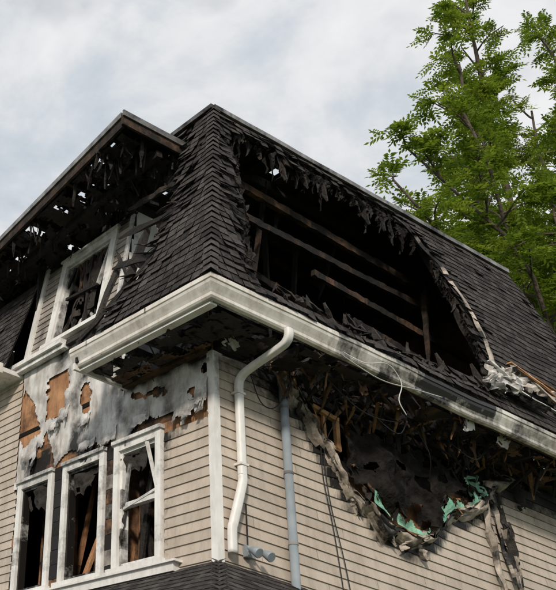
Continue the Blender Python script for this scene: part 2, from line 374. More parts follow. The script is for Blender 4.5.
# ---------------------------------------------------------------- eave, gutters
w=MB()
prof=[(-.02,7.2),(-.005,7.185),(0,7.17),(0,7.13),(-.012,7.12),(-.02,7.09),(-.055,7.03),(-.07,7.0),(-.07,6.965),(-.085,6.945),(-.13,6.94),(-.13,7.19)]
OUT=.9
def gp(side,s,d,z):
    o=OUT+d
    return (-o,s,z) if side=='L' else (s,-o,z)
def gut(side,s0,s1,sootf,sag):
    n=max(2,int(abs(s1-s0)/.12))
    for i in range(n):
        a=s0+(s1-s0)*i/n; b=s0+(s1-s0)*(i+1)/n
        for (d0,z0),(d1,z1) in zip(prof,prof[1:]):
            def cs(s,d):
                return -(OUT+d) if abs(s-s0)<1e-6 else s
            w.face([gp(side,cs(a,d0),d0,z0+sag(a)),gp(side,cs(b,d0),d0,z0+sag(b)),gp(side,cs(b,d1),d1,z1+sag(b)),gp(side,cs(a,d1),d1,z1+sag(a))],'gutter',sootf((a+b)/2,z0),.5)
gut('L',-.9,1.5,lambda s,z:.20+.12*nz(s*3,z*9) ,lambda s:.004*nz(s*3,2))
gut('R',-.9,8.0,lambda s,z:.18+.45*sm01((s-.5)/.5)*(.55+nz(s*1.7,z*2,1))*(1-.3*sm01((s-3.6)/.6)),lambda s:.016*nz(s*1.6,3)*(s>0.2)-.02*sm01((s-2)/1)*sm01((4-s)/1))
w.face([(-OUT-d,1.5,z) for d,z in prof],'gutter',.15)
for s in (.1,1.15): w.lbox(lambda u,z,o:(-.9-o,u,z),s,s+.02,7.125,7.175,-.01,.004,'gutter',.45)
w.box((-.77,-.77,6.93),(-.745,1.5,7.25),'white',.3)
for i in range(26):
    a=-.745+i*.34
    w.box((a,-.77,6.935),(a+.335,-.745,7.24),'brown' if a>.4 else 'white',.35+.3*R())
w.box((-.86,1.42,6.90),(.0,1.46,6.99),'white',.15)
w.box((-.86,1.38,6.99),(-.3,1.42,7.3),'char',.5)
w.box((-.78,-.76,6.905),(-.68,1.42,6.93),'white',.22)
w.box((-.12,.04,6.90),(-.03,1.42,6.94),'brown',.3)
w.build('gutters_and_fascia',house)

w=MB()
y=-.6
while y<1.4:
    w.beam((-.74,y,7.02),(.2,y+U(-.03,.03),7.02),.045,.12,random.choice(('char','char','brown')),.5,6,.008)
    y+=.34
x=-.3
while x<7.6:
    w.beam((x,-.74,7.04),(x+U(-.05,.05),.25,7.02),.045,.12,random.choice(('char','brown','char','brown')),.35+.3*R(),6,.008)
    x+=.38
def sof(x0,x1,y0,y1,keep,m_,so,nx=40,ny=14,zz=6.935):
    w.grid(lambda a,b:(x0+a*(x1-x0),y0+b*(y1-y0),zz+.03*nz(a*6,b*4,zz)),nx,ny,keep,m_,so,False)
sof(-.68,-.05,-.7,1.4,lambda a,b:nz(a*3,b*6,2)+.3*nz(a*14,b*30,3)>.02 ,'char',lambda a,b:.2,28,80)
sof(-.34,-.03,-.1,1.4,lambda a,b:nz(a*2,b*5,12)+.3*nz(a*10,b*30,3)>.10,'brown',lambda a,b:.22,20,70,6.925)
sof(-.5,2.2,-.7,-.05,lambda a,b:nz(a*9,b*3,5)+.3*nz(a*40,b*14,3)>.0,'char',lambda a,b:.3,90,24)
sof(2.2,7.5,-.7,-.05,lambda a,b:nz(a*16,b*3,6)+.3*nz(a*70,b*14,3)>.12-.25*(a>.75),'brown',lambda a,b:.45+.3*nz(a*20,b*2),150,24)
for k in range(230):
    x=U(.3,7); y=U(-.75,.0); l=U(.08,.45)
    w.beam((x,y,7.0),(x+U(-.2,.2),y+U(-.1,.15),7.0-l*U(.1,.8)),U(.008,.04),U(.006,.025),random.choice(('char','char','brown','wood','brown')),.42,4,.006,True)
for k in range(60):
    x=U(-.7,.0); y=U(-.6,1.35); l=U(.05,.28)
    w.beam((x,y,7.0),(x+U(-.15,.15),y+U(-.2,.2),7.0-l*.6),U(.01,.04),U(.008,.03),random.choice(('char','char','brown')),.45,3,.006,True)
for k in range(70):
    x=U(1.2,5.6); w.beam((x,U(-.5,.0),6.98),(x+U(-.3,.3),U(-.4,.1),6.98-U(.03,.4)),U(.03,.06),U(.02,.04),random.choice(('wood','brown')),.30+.3*R(),4,.006,True)
for k in range(22):
    x=U(.6,5.2); s0=R()*30; l=U(.15,.45); wd=U(.08,.25); y0=U(-.6,-.05)
    w.grid(lambda a,b:(x+(a-.5)*wd*(1-.5*b)+.08*nz(b*3,s0),y0+.05*nz(a*3,b*3,s0),6.98-l*b+.05*nz(a*4,s0)),6,10,lambda a,b:nz(a*3,b*4,s0)<.2,random.choice(('char','felt','char','brown')),lambda a,b:.3)
for x,y0,l in ((3.35,-.75,.16),(4.1,-.7,.12),(-.1,-.3,.1)):
    s0=R()*30
    w.grid(lambda a,b:(x+a*.22+.04*nz(b*3,s0),y0+.05*b,6.97-l*b+.05*nz(a*3,s0)),7,6,lambda a,b:nz(a*3,b*3,s0)<.2,'wrap',lambda a,b:.18)
w.build('burnt_eave_timbers',house)

# ---------------------------------------------------------------- mansard
Z0,Z1=7.2,10.83
xM=lambda z:-.9+(z-7.2)*.3288
yM=lambda z:-.9+(z-7.2)*.2877
nR=V((0,-1,.2877)).normalized(); nL=V((-1,0,.3288)).normalized()
def und(u,z): return .022*nz(u*1.1,z*1.1,4)+.010*nz(u*3,z*3,5)
def FMR(x,z,o): return tuple(V((x,yM(z),z))+nR*(o+und(x,z)))
def FML(y,z,o): return tuple(V((xM(z),y,z))+nL*(o+und(y+9,z)))
HR=[(.22,9.7),(.28,10.25),(.5,10.5),(1.1,10.5),(1.85,10.52),(2.9,10.56),(3.7,10.6),(4.05,10.45),(4.3,10.04),(4.43,9.2),(4.36,8.6),(4.2,8.1),(3.9,7.62),(2.95,7.42),(1,7.34),(.0,7.28),(-.22,7.5),(-.15,8.4),(.08,9.1)]
def jm(u,z): return .09*nz(u*2.3,z*2.3,1)+.08*nz(u*6,z*6,2)+.05*nz(u*15,z*15,3)
def keepMR(u,z,g=0):
    uu=u+jm(u,z); zz=z+jm(z,u+5)
    if inpoly(uu,zz,HR): return False
    if z>9.2 and u<4.2 and nz(u*4,z*4,9)>.40: return False
    return True
eL=[(7.2,1.0),(7.45,.85),(8.2,.45),(8.8,.22),(9.3,.22),(9.6,.42),(10.1,.62),(10.5,.75),(10.9,1.3)]
def keepML(u,z):
    if u>lin(z,eL)+jm(u,z)*1.1: return False
    if z>8.8 and u>.0 and nz(u*5,z*4,19)>.3: return False
    return True
def tabs(mb,F,za,zb,ul,ur,keep,hd,expo=.108,tw=.155):
    n=int((zb-za)/expo)
    for k in range(n):
        z=za+k*expo; zt=z+expo*1.06
        a=ul(z+expo/2); b=ur(z+expo/2); u=a-(k%3)*tw/3-U(0,.05)
        rowr=U(-.12,.12)
        while u<b:
            gap=.003+.004*R()
            p=max(u+gap,a); q=min(u+tw-gap,b); u+=tw
            if q-p<.02 or not keep((p+q)/2,z+expo/2): continue
            if R()<.008: continue
            d=hd((p+q)/2,z); cur=max(0,1-d/.4)
            lift=.010+cur*R()*R()*.12+U(0,.006)+(.03*R() if R()<.05 else 0); lift2=lift+cur*U(-.02,.03)+U(-.002,.003)
            dz=U(-.008,.008)-cur*R()*.03; dd=U(-.005,.005)*(1+4*cur)
            rn=max(0,min(1,.5+rowr+U(-.42,.42)))
            mb.face([F(p,z+dz,lift),F(q,z+dz+dd,max(.006,lift2)),F(q,zt,.003),F(p,zt,.003)],'shingle',.35*cur,rn)
            mb.face([F(p,z+dz,lift-.01),F(q,z+dz+dd,max(.006,lift2)-.01),F(q,z+dz+dd,max(.006,lift2)),F(p,z+dz,lift)],'shingle',.6,rn)
w=MB()
hdR=lambda u,z:dpoly(u,z,HR)
def hdL(u,z): return abs(lin(z,eL)-u)
tabs(w,FMR,Z0,Z1,xM,lambda z:6.62+(10.83-z)*.33,keepMR,hdR)
tabs(w,FML,Z0,Z1,yM,lambda z:1.5,keepML,hdL)
FME=lambda u,z,o:(6.62+(10.83-z)*.33+o,u,z)
tabs(w,FME,Z0,Z1,yM,lambda z:8,lambda u,z:True,lambda u,z:9)
z=Z0
while z<Z1:
    c=V((xM(z),yM(z),z)); t=V((.3288,.2877,1))*.145; r_=R()
    top=c+t; l=U(0,.014)
    w.face([c+V((-.026-l,-.034-l,0)),c+V((U(.08,.12),-.026,0)),top+V((.10,-.008,0)),top+V((-.008,-.008,0))],'shingle',0,r_)
    w.face([c+V((-.026,U(.08,.12),0)),c+V((-.026-l,-.034-l,0)),top+V((-.008,-.008,0)),top+V((-.008,.10,0))],'shingle',0,r_)
    z+=.108
w.build('mansard_shingles',house)
w=MB()
def deck(F,ul,ur,keep,off,d=.07,bh=.14):
    z=Z0
    while z<Z1-.02:
        a=ul(z);b=ur(z);zt=min(z+bh-.008,Z1)
        u=a; run=None; rr=R()
        while u<=b:
            k=keep(u+d/2+U(-.03,.03),z+bh/2) and u+d<=b
            if k and run is None: run=u
            if (not k) and run is not None:
                if u-run>.03: w.lbox(F,run,u+U(-.05,.09),z,zt,off-.02,off,'char' ,.3,rr)
                run=None
            u+=d
        if run is not None: w.lbox(F,run,min(b,u),z,zt,off-.02,off,'char',.3,rr)
        z+=bh
deck(FMR,lambda z:xM(z)+.03,lambda z:6.55+(10.83-z)*.33,lambda u,z:keepMR(u,z) ,-.022)
deck(FML,lambda z:yM(z)+.03,lambda z:1.5,keepML,-.022)
x=-.5
while x<6.6:
    zs=Z0
    if x<xM(Z1): zt=min(Z1,(x+.9)/.3288+7.2-.05)
    else: zt=Z1
    seg=[];k=zs;cur=None
    while k<zt:
        inside=inpoly(x,k,HR)
        if not inside and cur is None: cur=k
        if inside and cur is not None: seg.append((cur,k+U(0,.35)*(cur<9))); cur=None
        k+=.05
    if cur is not None: seg.append((cur-U(.05,.5) if cur>8 else cur,zt))
    for a,b in seg:
        if b-a>.1:
            fl=a>8.5
            p0=FMR(x,b if fl else a,-.11);p1=FMR(x+U(-.03,.03),a if fl else b,-.11)
            w.beam(p0,p1,.045,.11,'char',.3,max(2,int((b-a)/.2)),.007,True)
    x+=.41
for y,za,zb in ((-.3,7.25,9.0),(.1,7.25,10.2),(.5,7.25,10.3),(.9,7.25,9.2),(1.3,7.25,8.7),(.9,9.9,10.3)):
    a,b=(zb,za) if za>8 else (za,zb)
    w.beam(FML(y,a,-.11),FML(y+U(-.05,.05),b,-.11),.05,.10,'char',.3,10,.01,True)
w.beam(FML(.2,8.9,-.05),FML(1.45,9.15,-.05),.03,.08,'char',.3,8,.012,True)
w.beam(FML(.4,9.6,-.05),FML(1.5,9.75,-.05),.03,.08,'char',.3,8,.012,True)
w.beam(FML(.3,8.2,-.05),FML(1.3,8.5,-.05),.03,.08,'char',.3,8,.012,True)
w.beam(FML(.5,7.6,-.05),FML(1.4,8.9,-.07),.03,.06,'char',.3,8,.012,True)
w.beam(FML(1.45,7.3,-.05),FML(.3,8.1,.02),.03,.05,'char',.3,8,.012,True)
for k in range(30):
    z=U(7.4,10.1); y=lin(z,eL)
    w.beam(FML(y-.1,z,-.03),FML(y+U(.05,.4),z+U(-.3,.3),U(-.12,.05)),U(.02,.06),U(.01,.03),'char',.3,4,.012,True)
w.beam((.3,.3,10.74),(6.6,.3,10.74),.1,.1,'char',.4,30,.008)
w.build('mansard_deck_and_rafters',house)
w=MB()
n=40
for i in range(n):
    a=.28+i*(6.36/n); b=.28+(i+1)*(6.36/n)
    s=lambda x:.016*nz(x*1.1,2)+.006*nz(x*5,1)
    c=[(a,.10,10.80+s(a)),(b,.10,10.80+s(b)),(b,.10,10.87+s(b)),(a,.10,10.87+s(a)),(a,.22,10.80+s(a)),(b,.22,10.80+s(b)),(b,.22,10.87+s(b)),(a,.22,10.87+s(a))]
    w.hexa(c,'metal',.35+.2*nz(a*2,5),.5)
w.beam((.26,.12,10.83),(.26,1.6,10.83),.07,.07,'metal',.45)
w.build('roof_edge_trim',house)

w=MB()
def tatter(p,l,wd,m_='char',dirv=(0,0,-1),s0=None):
    s0=R()*50
    dv=V(dirv).normalized(); side=V((1,0,0)) if abs(dv.x)<.5 else V((0,1,0))
    def P(a,b):
        ww=wd*(1-b*.8)*(1+.6*nz(b*4,s0))
        return V(p)+dv*l*b+side*((a-.5)*ww+.05*l*nz(b*3,s0+1)*3)+V((0,-1,0))*(.06*nz(b*4,a*2,s0+2)-.02)
    w.grid(P,3,6,None,m_,lambda a,b:.25+.3*R())
for i in range(190):
    x=U(.35,4.05); zt=10.55 if x<3.8 else 10.4
    zt-=.06*R()
    tatter(FMR(x,zt+.08,-.01),U(.05,.2)+(.36*R() if R()<.28 else 0),U(.03,.11),random.choice(('char','shingle','felt','char')),(U(-.25,.25),U(0,.3),-1))
for i in range(50):
    t=R(); x=lin(t,[(0,-.15),(.4,.1),(.7,.25),(1,.35)])+U(-.05,.1); z=7.7+t*2.7
    tatter(FMR(x,z,-.01),U(.1,.35),U(.04,.13),random.choice(('char','shingle')),(U(-.1,.7),.1,-1))
for i in range(40):
    z=U(7.6,10.3); x=lin(z,[(7.6,3.9),(8.1,4.15),(8.6,4.3),(9.2,4.38),(10.04,4.25),(10.4,4.0)])
    tatter(FMR(x+.05,z,-.01),U(.08,.3),U(.04,.11),random.choice(('char','felt')),(U(-.6,.1),.1,-1))
for i in range(40):
    x=U(-.1,4.0)
    w.beam(FMR(x,7.36,.0),FMR(x+U(-.15,.15),7.36+U(.03,.22),U(-.04,.05)),U(.03,.12),.012,random.choice(('char','shingle','shingle')),.35,3,.01,True)
def PC(a,b):
    x,z=poly_at(b,[(3.75,10.55),(4.12,10.3),(4.33,9.9),(4.47,9.2),(4.42,8.6),(4.28,8.0),(4.4,7.7)])
    return FMR(x+(a-.5)*(.08+.03*nz(b*9,2))+.03*nz(b*14,7),z,.03+.03*nz(b*7,a)+.015*a)
w.grid(PC,2,50,lambda a,b:nz(b*12,3)<.3,'melt',lambda a,b:.30+.35*nz(b*9,a,6)+.35*(b<.3))
def crump(c,su,sz,s0,m_,soot,lift=.12):
    def P(a,b):
        return FMR(c[0]+(a-.5)*su+.06*nz(b*4,s0),c[1]+(b-.5)*sz+.06*nz(a*4,s0+3),.04+lift*abs(nz(a*2.4,b*2.4,s0+1))+lift*.6*nz(a*6,b*5,s0+2)+lift*.3)
    w.grid(P,14,12,lambda a,b:(abs(a-.5)*2)**2+(abs(b-.5)*2)**2<.95+.6*nz(a*4,b*4,s0+7),m_,lambda a,b:soot+.5*max(0,nz(a*4,b*4,s0)),False)
crump((4.15,7.7),.6,.38,1.3,'wrap',.22,.10); crump((4.45,7.8),.6,.30,5.1,'wrap',.26,.13); crump((4.8,7.95),.7,.22,9.7,'wrap',.28,.10); crump((3.85,7.5),.4,.22,3.3,'metal',.2)
crump((5.2,7.8),.7,.3,13.3,'melt',.3,.12); crump((4.5,7.5),.9,.25,17.3,'felt',.3,.12); crump((5.6,7.62),.8,.3,21.3,'shingle',.2,.12)
for (a,b,wd,m_) in (((4.5,8.05),(5.9,7.72),.07,'wood'),((4.6,7.98),(6.2,7.55),.06,'brown'),((4.1,7.55),(5.2,7.5),.05,'white'),((4.9,7.9),(5.6,7.45),.04,'melt'),((4.0,7.9),(4.5,7.6),.05,'white'),((5.0,8.0),(6.3,7.8),.05,'brown')):
    w.beam(FMR(a[0],a[1],.12),FMR(b[0],b[1],.10),wd,.02,m_,.3,8,.006)
for k in range(260):
    x=U(.15,4.2) if k<130 else U(4.2,6.2); z=7.22+.10*R()
    if k>90 and k<130: x=U(.5,1.3)
    if k>170: x=U(.2,6)
    p=V((x,-.87+U(0,.25),z)); q=p+V((U(-.18,.18),U(-.04,.08),U(-.02,.10)))
    w.beam(p,q,U(.015,.06),U(.008,.03),random.choice(('char','char','felt','shingle','melt','brown')),.35,3,.01,True)
w.build('roof_hole_debris',house)

# ---------------------------------------------------------------- flat roof + attic interior
w=MB()
def keepRoof(x,y):
    if abs(x-1.95)<.07+.05*nz(y*8,x*8) and abs(y-.55)<.10: return False
    if abs(x-2.35)<.05 and abs(y-.45)<.06: return False
    if y>1.7 and x<3.2 and nz(x*1.5,y*1.5,3)>.22: return False
    return True
FT=lambda u,z,o:(u,z,10.80+o)
sheath(w,FT,.3,6.6,.16,7.9,.05,0,keepRoof,'char',lambda u,z:.25)
sheath(w,FT,.3,6.6,.16,7.9,.05,.04,keepRoof,'felt',lambda u,z:.4)
w.box((-.0,.02,6.96),(6.9,8,7.02),'black',.3)
w.box((3.4,4.2,7.02),(6.9,4.26,10.78),'black',.3)
w.box((.3,4.6,7.02),(3.4,4.66,9.6),'black',.3)
w.box((6.5,.3,7.02),(6.56,4.2,10.78),'brown',.4)
w.box((-.0,7.9,.3),(6.9,7.96,8),'siding',.1)
w.box((6.84,.02,.3),(6.9,7.9,6.95),'siding',.1)
w.box((0,7.9,8),(6.5,7.96,10.8),'char',.3)
w.build('flat_roof_and_attic',house)
w=MB()
for (y,x0,x1,z0,z1,m_) in ((.75,.35,6.5,10.66,10.66,'char'),(1.5,.6,5.9,10.60,10.42,'char'),(2.0,.5,6.4,10.62,10.6,'brown'),(2.5,1.0,6.4,10.6,10.5,'char'),(3.0,1,6.4,10.62,10.6,'char'),(3.6,1,6.4,10.62,10.62,'char')):
    w.beam((x0,y,z0),(x1,y+U(-.05,.05),z1),.06,.16,m_,.40,24,.006)
for (p0,p1,wd,h,m_,so) in (((.9,.55,10.2),(5.75,.60,10.02),.07,.12,'brown',.47),((.85,.60,9.72),(5.2,.62,9.74),.06,.10,'brown',.50),((2.6,.62,9.36),(6.0,.60,9.15),.06,.10,'brown',.48),((1.2,1.2,9.5),(5.6,1.25,9.0),.06,.12,'brown',.54),((3.2,.5,8.75),(6.0,.55,8.55),.06,.10,'brown',.55),((.8,.9,8.9),(4.2,1.0,8.3),.06,.10,'char',.3)):
    w.beam(p0,p1,wd,h,m_,so,44,.008,sv=.35,ragged=True)
for k in range(18):
    x=U(.6,6.2); y=U(.6,2.5)
    w.beam((x,y,10.7),(x+U(-.8,.8),y+U(-.5,.3),10.7-U(.4,2.4)),.035,.08,random.choice(('char','char','brown')),.48,10,.008,True,sv=.3)
for k in range(30):
    x=.5+k*.4
    if x<6.4: w.beam((x,2.9,7.0),(x+U(-.06,.06),2.9,10.75),.045,.09,random.choice(('brown','char')),.45,10,.006)
for k in range(12):
    x=.6+k*.48
    w.beam((x,.3,10.72),(x+U(-.05,.05),2.6,10.72),.11,.03,random.choice(('brown','char')),.46,8,.01)
for k in range(90):
    x=U(.2,6); y=U(-.5,1.2)
    w.beam((x,y,7.05+U(0,.3)),(x+U(-.7,.7),y+U(-.3,.3),7.1+U(0,.5)),U(.03,.08),U(.02,.06),random.choice(('char','char','brown')),.47,6,.012,True)
w.build('attic_charred_beams',house)

w=MB()
w.box((.02,.02,3.9),(6.8,7.8,3.98),'black',.3)
w.box((2.6,.2,3.98),(2.66,7.8,6.94),'brown',.4)
w.box((.3,1.72,3.98),(2.6,1.76,6.9),'ply',.4)
for i in range(14):
    y=.3+i*.33
    w.beam((.40+.2*(i%2),y,4.0),(.40+.2*(i%2),y+U(-.04,.04),6.9),.045,.09,('brown','wood','char','ply')[i%4],.28+.18*R(),10,.006,sv=.3)
for i in range(12):
    y=U(.7,3.6); w.beam((U(.15,.6),y,4.3),(U(.15,.8),y+U(-.6,.6),6.3),.04,.07,random.choice(('brown','char','ply')),.35,8,.008,True,sv=.3)
w.box((.5,2.05,4.2),(.56,2.3,6.0),'ply',.3); w.box((.35,3.0,4.2),(.41,3.2,6.3),'ply',.32)
w.box((.32,3.35,4.2),(.38,3.42,6.5),'wood',.35)
for i in range(8):
    w.beam((.1,.3+i*.45,6.86),(2.6,.3+i*.45,6.86),.045,.12,'char',.4,8,.008)
w.box((.3,.5,3.98),(6.5,.56,6.9),'black',.3)
w.build('upper_floor_interior',house)

# ---------------------------------------------------------------- dormer
w=MB()
DW=(2.0,3.32,8.27,9.82)
def keepD(u,z):
    if DW[0]<u<DW[1] and DW[2]<z<DW[3]: return False
    if z>9.98+.15*nz(u*4,2): return False
    return True
clap(w,FD,1.73,3.72,8.12,10.1,.115,keepD,lambda u,z:.24+.5*sm01((z-9.6)/.6)+.18*nz(u*3,z*3),lambda u,z:.004*nz(u*3,z*3),'siding_grey')
sheath(w,FD,1.71,3.8,8.0,10.15,.08,-.02,lambda u,z:not (DW[0]<u<DW[1] and DW[2]<z<DW[3]) and not(z>10.0 and nz(u*4,z*4,3)>.1),'char',lambda u,z:.4)
w.lbox(FD,3.72,3.83,8.1,10.1,.0,.05,'white',.2)
w.lbox(FD,1.68,1.75,8.0,9.9,.0,.03,'white',.34)
w.lbox(FD,2.75,4.2,8.06,8.14,.0,.14,'white',.25); w.lbox(FD,2.7,4.2,7.98,8.06,.0,.09,'white',.3)
w.lbox(FD,1.6,2.7,8.02,8.1,.0,.07,'char',.3)
FC=lambda u,z,o:(u,1.71-o,z)
def keepC(u,z): return u>(z-8.2)*.16+.02 and u<2.2 and nz(u*3,z*3,8)<.28
sheath(w,FC,0,2.2,8.0,10.15,.05,0,keepC,'char',lambda u,z:.4)
sheath(w,FC,.1,.75,8.7,9.98,.04,.012,lambda u,z:u>(z-8.2)*.16+.04 and u<.66+.25*nz(z*4,u) and nz(u*3,z*3,7)+.3*nz(u*12,z*12,7)<.25,'white',lambda u,z:.14+.4*nz(u*3,z*3,2))
w.box((.1,3.8,8.0),(1.6,3.83,10.1),'char',.4)
w.build('dormer_walls',house)
window(FD,DW[0],DW[1],DW[2],DW[3],'dormer_window_frame',tr=.13,soot=.18,sashsoot=.35,gone=('mid',))
w=MB()
w.beam(FD(2.2,9.65,-.03),FD(2.25,8.9,.03),.05,.04,'white',.35)
w.beam(FD(2.25,8.9,.03),FD(3.1,9.05,-.03),.05,.04,'char',.35)
w.beam(FD(2.6,9.66,-.03),FD(2.5,8.4,-.03),.05,.04,'char',.35,6,.008)
for k in range(16):
    y=U(2.2,3.1); w.beam(FD(y,9.68,-.05),FD(y+U(-.3,.3),9.68-U(.2,.9),-.05),.04,.03,random.choice(('char','char','brown')),.4,5,.01,True)
for k in range(12):
    y=U(2.2,3.1); w.beam(FD(y,8.35,-.05),FD(y+U(-.3,.3),8.35+U(.1,.5),-.1),.05,.03,random.choice(('char','wrap','char')),.3,4,.01,True)
s0=3.3
w.grid(lambda a,b:FD(2.35+a*.5,9.6-b*1.0+.05*nz(a*4,2),-.04+.08*nz(a*3,b*3,s0)),14,20,lambda a,b:nz(a*3,b*3,s0+4)+.3*nz(a*12,b*12,1)<.12,'char',None)
w.build('dormer_window_debris',house)
w=MB()
def xf(y): return -.9+(y-.55)*.080
def zf(y): return 10.32-(y-.55)*.05
FRf=lambda u,v,o:(xf(v)+u,v,zf(v)+o)
def keepDR(u,v):
    if v<1.45 and u>(10.32-7.2)*.3288+.0 : return False
    if u<.14 : return True
    return nz(u*3.2,v*3.2,4)+.25*nz(u*12,v*12,4)<.29 and not(abs(u-.55)<.09 and abs(v-2.35)<.11)
for off,m_ in ((-.03,'char'),(0.0,'shingle')):
    sheath(w,FRf,0,2.3,.55,6.5,.05,off,keepDR,m_,lambda u,z:.3)
for i in range(18):
    a=.55+i*.34;b=a+.34
    w.hexa([FRf(-.04,a,-.20),FRf(-.04,b,-.20),FRf(-.04,b,.02),FRf(-.04,a,.02),FRf(.0,a,-.20),FRf(.0,b,-.20),FRf(.0,b,.02),FRf(.0,a,.02)],'brown',.46,.4)
    w.hexa([FRf(-.065,a,-.05),FRf(-.065,b,-.05),FRf(-.065,b,.035),FRf(-.065,a,.035),FRf(-.04,a,-.05),FRf(-.04,b,-.05),FRf(-.04,b,.035),FRf(-.04,a,.035)],'metal',.32,.4)
w.box((-.96,.51,10.14),(.11,.545,10.33),'brown',.46)
w.box((-.97,.485,10.27),(.16,.51,10.36),'metal',.34)
y=.85
while y<6.2:
    w.beam(FRf(.02,y,-.10),FRf(1.4,y,-.10),.045,.13,'char',.45,8,.01); y+=.36
w.beam((-.25,.6,10.05),(-.1,5.5,9.85),.1,.1,'char',.4,18,.012)
for k in range(150):
    y=U(.65,5.0); u=U(.0,1.0); l=U(.06,.4)
    p=V(FRf(u,y,-.12)); w.beam(p,p+V((U(-.12,.12),U(-.15,.15),-l)),U(.015,.06),U(.01,.03),random.choice(('char','char','felt','brown')),.45,4,.01,True)
for k in range(50):
    u=U(.1,1.2); y=U(.6,1.7); p=V(FRf(u,y,-.12)); w.beam(p,p+V((U(-.15,.15),U(-.15,.1),-U(.1,.5))),U(.015,.05),U(.01,.03),'char',.45,4,.01,True)
w.grid(lambda a,b:(xf(.65+b*5)+.03+a*1.05,.65+b*5,zf(.65+b*5)-.19-.06*a+.05*nz(a*3,b*14,2)),26,130,lambda a,b:nz(a*3,b*17,12)+.3*nz(a*14,b*60,12)<.10,'char',lambda a,b:.35)
w.build('dormer_roof',house)
w=MB()
FM2=lambda u,z,o:(-.35+(z-8.0)*.3-o,u,z)
tabs(w,FM2,8.0,9.75,lambda z:3.86,lambda z:9,lambda u,z:z<9.6+.15*nz(u*3,1),lambda u,z:9)
sheath(w,FM2,3.86,9,8.0,9.75,.1,-.01,lambda u,z:True,'char')
w.lbox(FL,3.86,9,7.93,8.0,.0,.38,'white',.25)
w.lbox(FL,3.86,9,7.9,8.06,.38,.46,'gutter',.25)
w.box((.2,3.86,9.6),(.3,9,9.7),'char',.3)
w.build('side_mansard_shingles',house)

# ---------------------------------------------------------------- pipes, wires, lamp
def smooth(pts,n=6):
    out=[];P=[V(p) for p in pts]
    for i in range(len(P)-1):
        p0=P[max(i-1,0)];p1=P[i];p2=P[i+1];p3=P[min(i+2,len(P)-1)]
        for k in range(n):
            t=k/n
            out.append(.5*((2*p1)+(-p0+p2)*t+(2*p0-5*p1+4*p2-p3)*t*t+(-p0+3*p1-3*p2+p3)*t**3))
    out.append(P[-1]); return out
w=MB()
w.tube(smooth([(.28,-.84,6.97),(.28,-.84,6.89),(.285,-.80,6.83),(.29,-.70,6.79),(.30,-.25,6.70),(.31,-.12,6.65),(.315,-.075,6.57),(.315,-.072,6.4),(.315,-.072,5.6),(.315,-.072,5.48),(.30,-.075,5.38),(.16,-.078,4.95),(.13,-.078,4.85),(.125,-.078,4.6)],5),.047,'white',12,.17,True,.036)
for z in (6.45,5.6): w.box((.255,-.115,z),(.375,-.112+.1,z+.025),'gutter',.2)
w.build('white_downspout',house)
w=MB()
w.tube([(1.01,-.085,4.1),(1.01,-.085,6.82)],.048,'pipe',14,.1)
w.tube([(1.01,-.085,6.80),(1.01,-.085,6.95)],.056,'pipe',14,.3)
for z in (4.9,5.7,6.5): w.tube([(1.01,-.085,z),(1.01,-.085,z+.03)],.054,'metal',14,.2)
w.build('grey_vent_pipe',house)
w=MB()
def wire(pts,r=.006,m_='wire'): w.tube(smooth(pts,6),r,m_,5)
wire([(1.55,-.25,6.95),(1.62,-.3,6.72),(1.58,-.12,6.4),(1.60,-.06,5.9),(1.72,-.05,5.2),(1.80,-.06,4.3)])
wire([(1.60,-.2,6.9),(1.66,-.3,6.6),(1.62,-.1,6.2),(1.68,-.06,5.6),(1.85,-.05,4.9),(1.95,-.05,4.2)])
wire([(1.1,-.86,6.98),(1.35,-.93,6.9),(1.75,-.94,7.02),(1.95,-.94,6.85),(1.85,-.95,6.6),(1.95,-.95,6.45)],.006,'wwire')
wire([(1.0,-.9,6.9),(1.6,-.93,6.78),(2.2,-.93,6.86),(2.7,-.92,6.93)],.007,'wwire')
wire([(2.0,-.3,6.9),(2.4,-.5,6.5),(2.8,-.4,6.95)],.007)
wire([(1.3,-.4,6.95),(1.8,-.5,6.6),(2.5,-.45,6.7),(2.9,-.4,6.98)],.006)
wire([(2.9,-.3,6.95),(3.1,-.4,6.5),(3.3,-.2,6.2)],.006)
wire([(3.4,-.3,6.95),(3.8,-.5,6.6),(4.3,-.4,6.95)],.006)
wire([(.12,-.03,6.9),(.45,-.2,6.82),(.8,-.3,6.9)],.008)
wire([(.5,-.05,6.9),(.62,-.1,6.45),(.9,-.09,6.5),(1.0,-.3,6.9)],.007)
w.build('loose_cables',house)
w=MB()
w.box((.33,-.07,4.62),(.45,-.02,4.74),'pipe',.1)
w.tube([(.36,-.08,4.68),(.33,-.16,4.64)],.012,'metal',8)
w.tube([(.42,-.08,4.68),(.45,-.16,4.64)],.012,'metal',8)
for cx in (.30,.47):
    w.tube([(cx,-.13,4.69),(cx,-.17,4.665),(cx,-.21,4.64),(cx,-.26,4.61),(cx,-.265,4.607)],[.02,.035,.045,.055,.048],'pipe',14,.05)
w.tube([(.39,-.03,4.74),(.39,-.03,5.2)],.009,'wire',6)
w.build('security_floodlight',house)

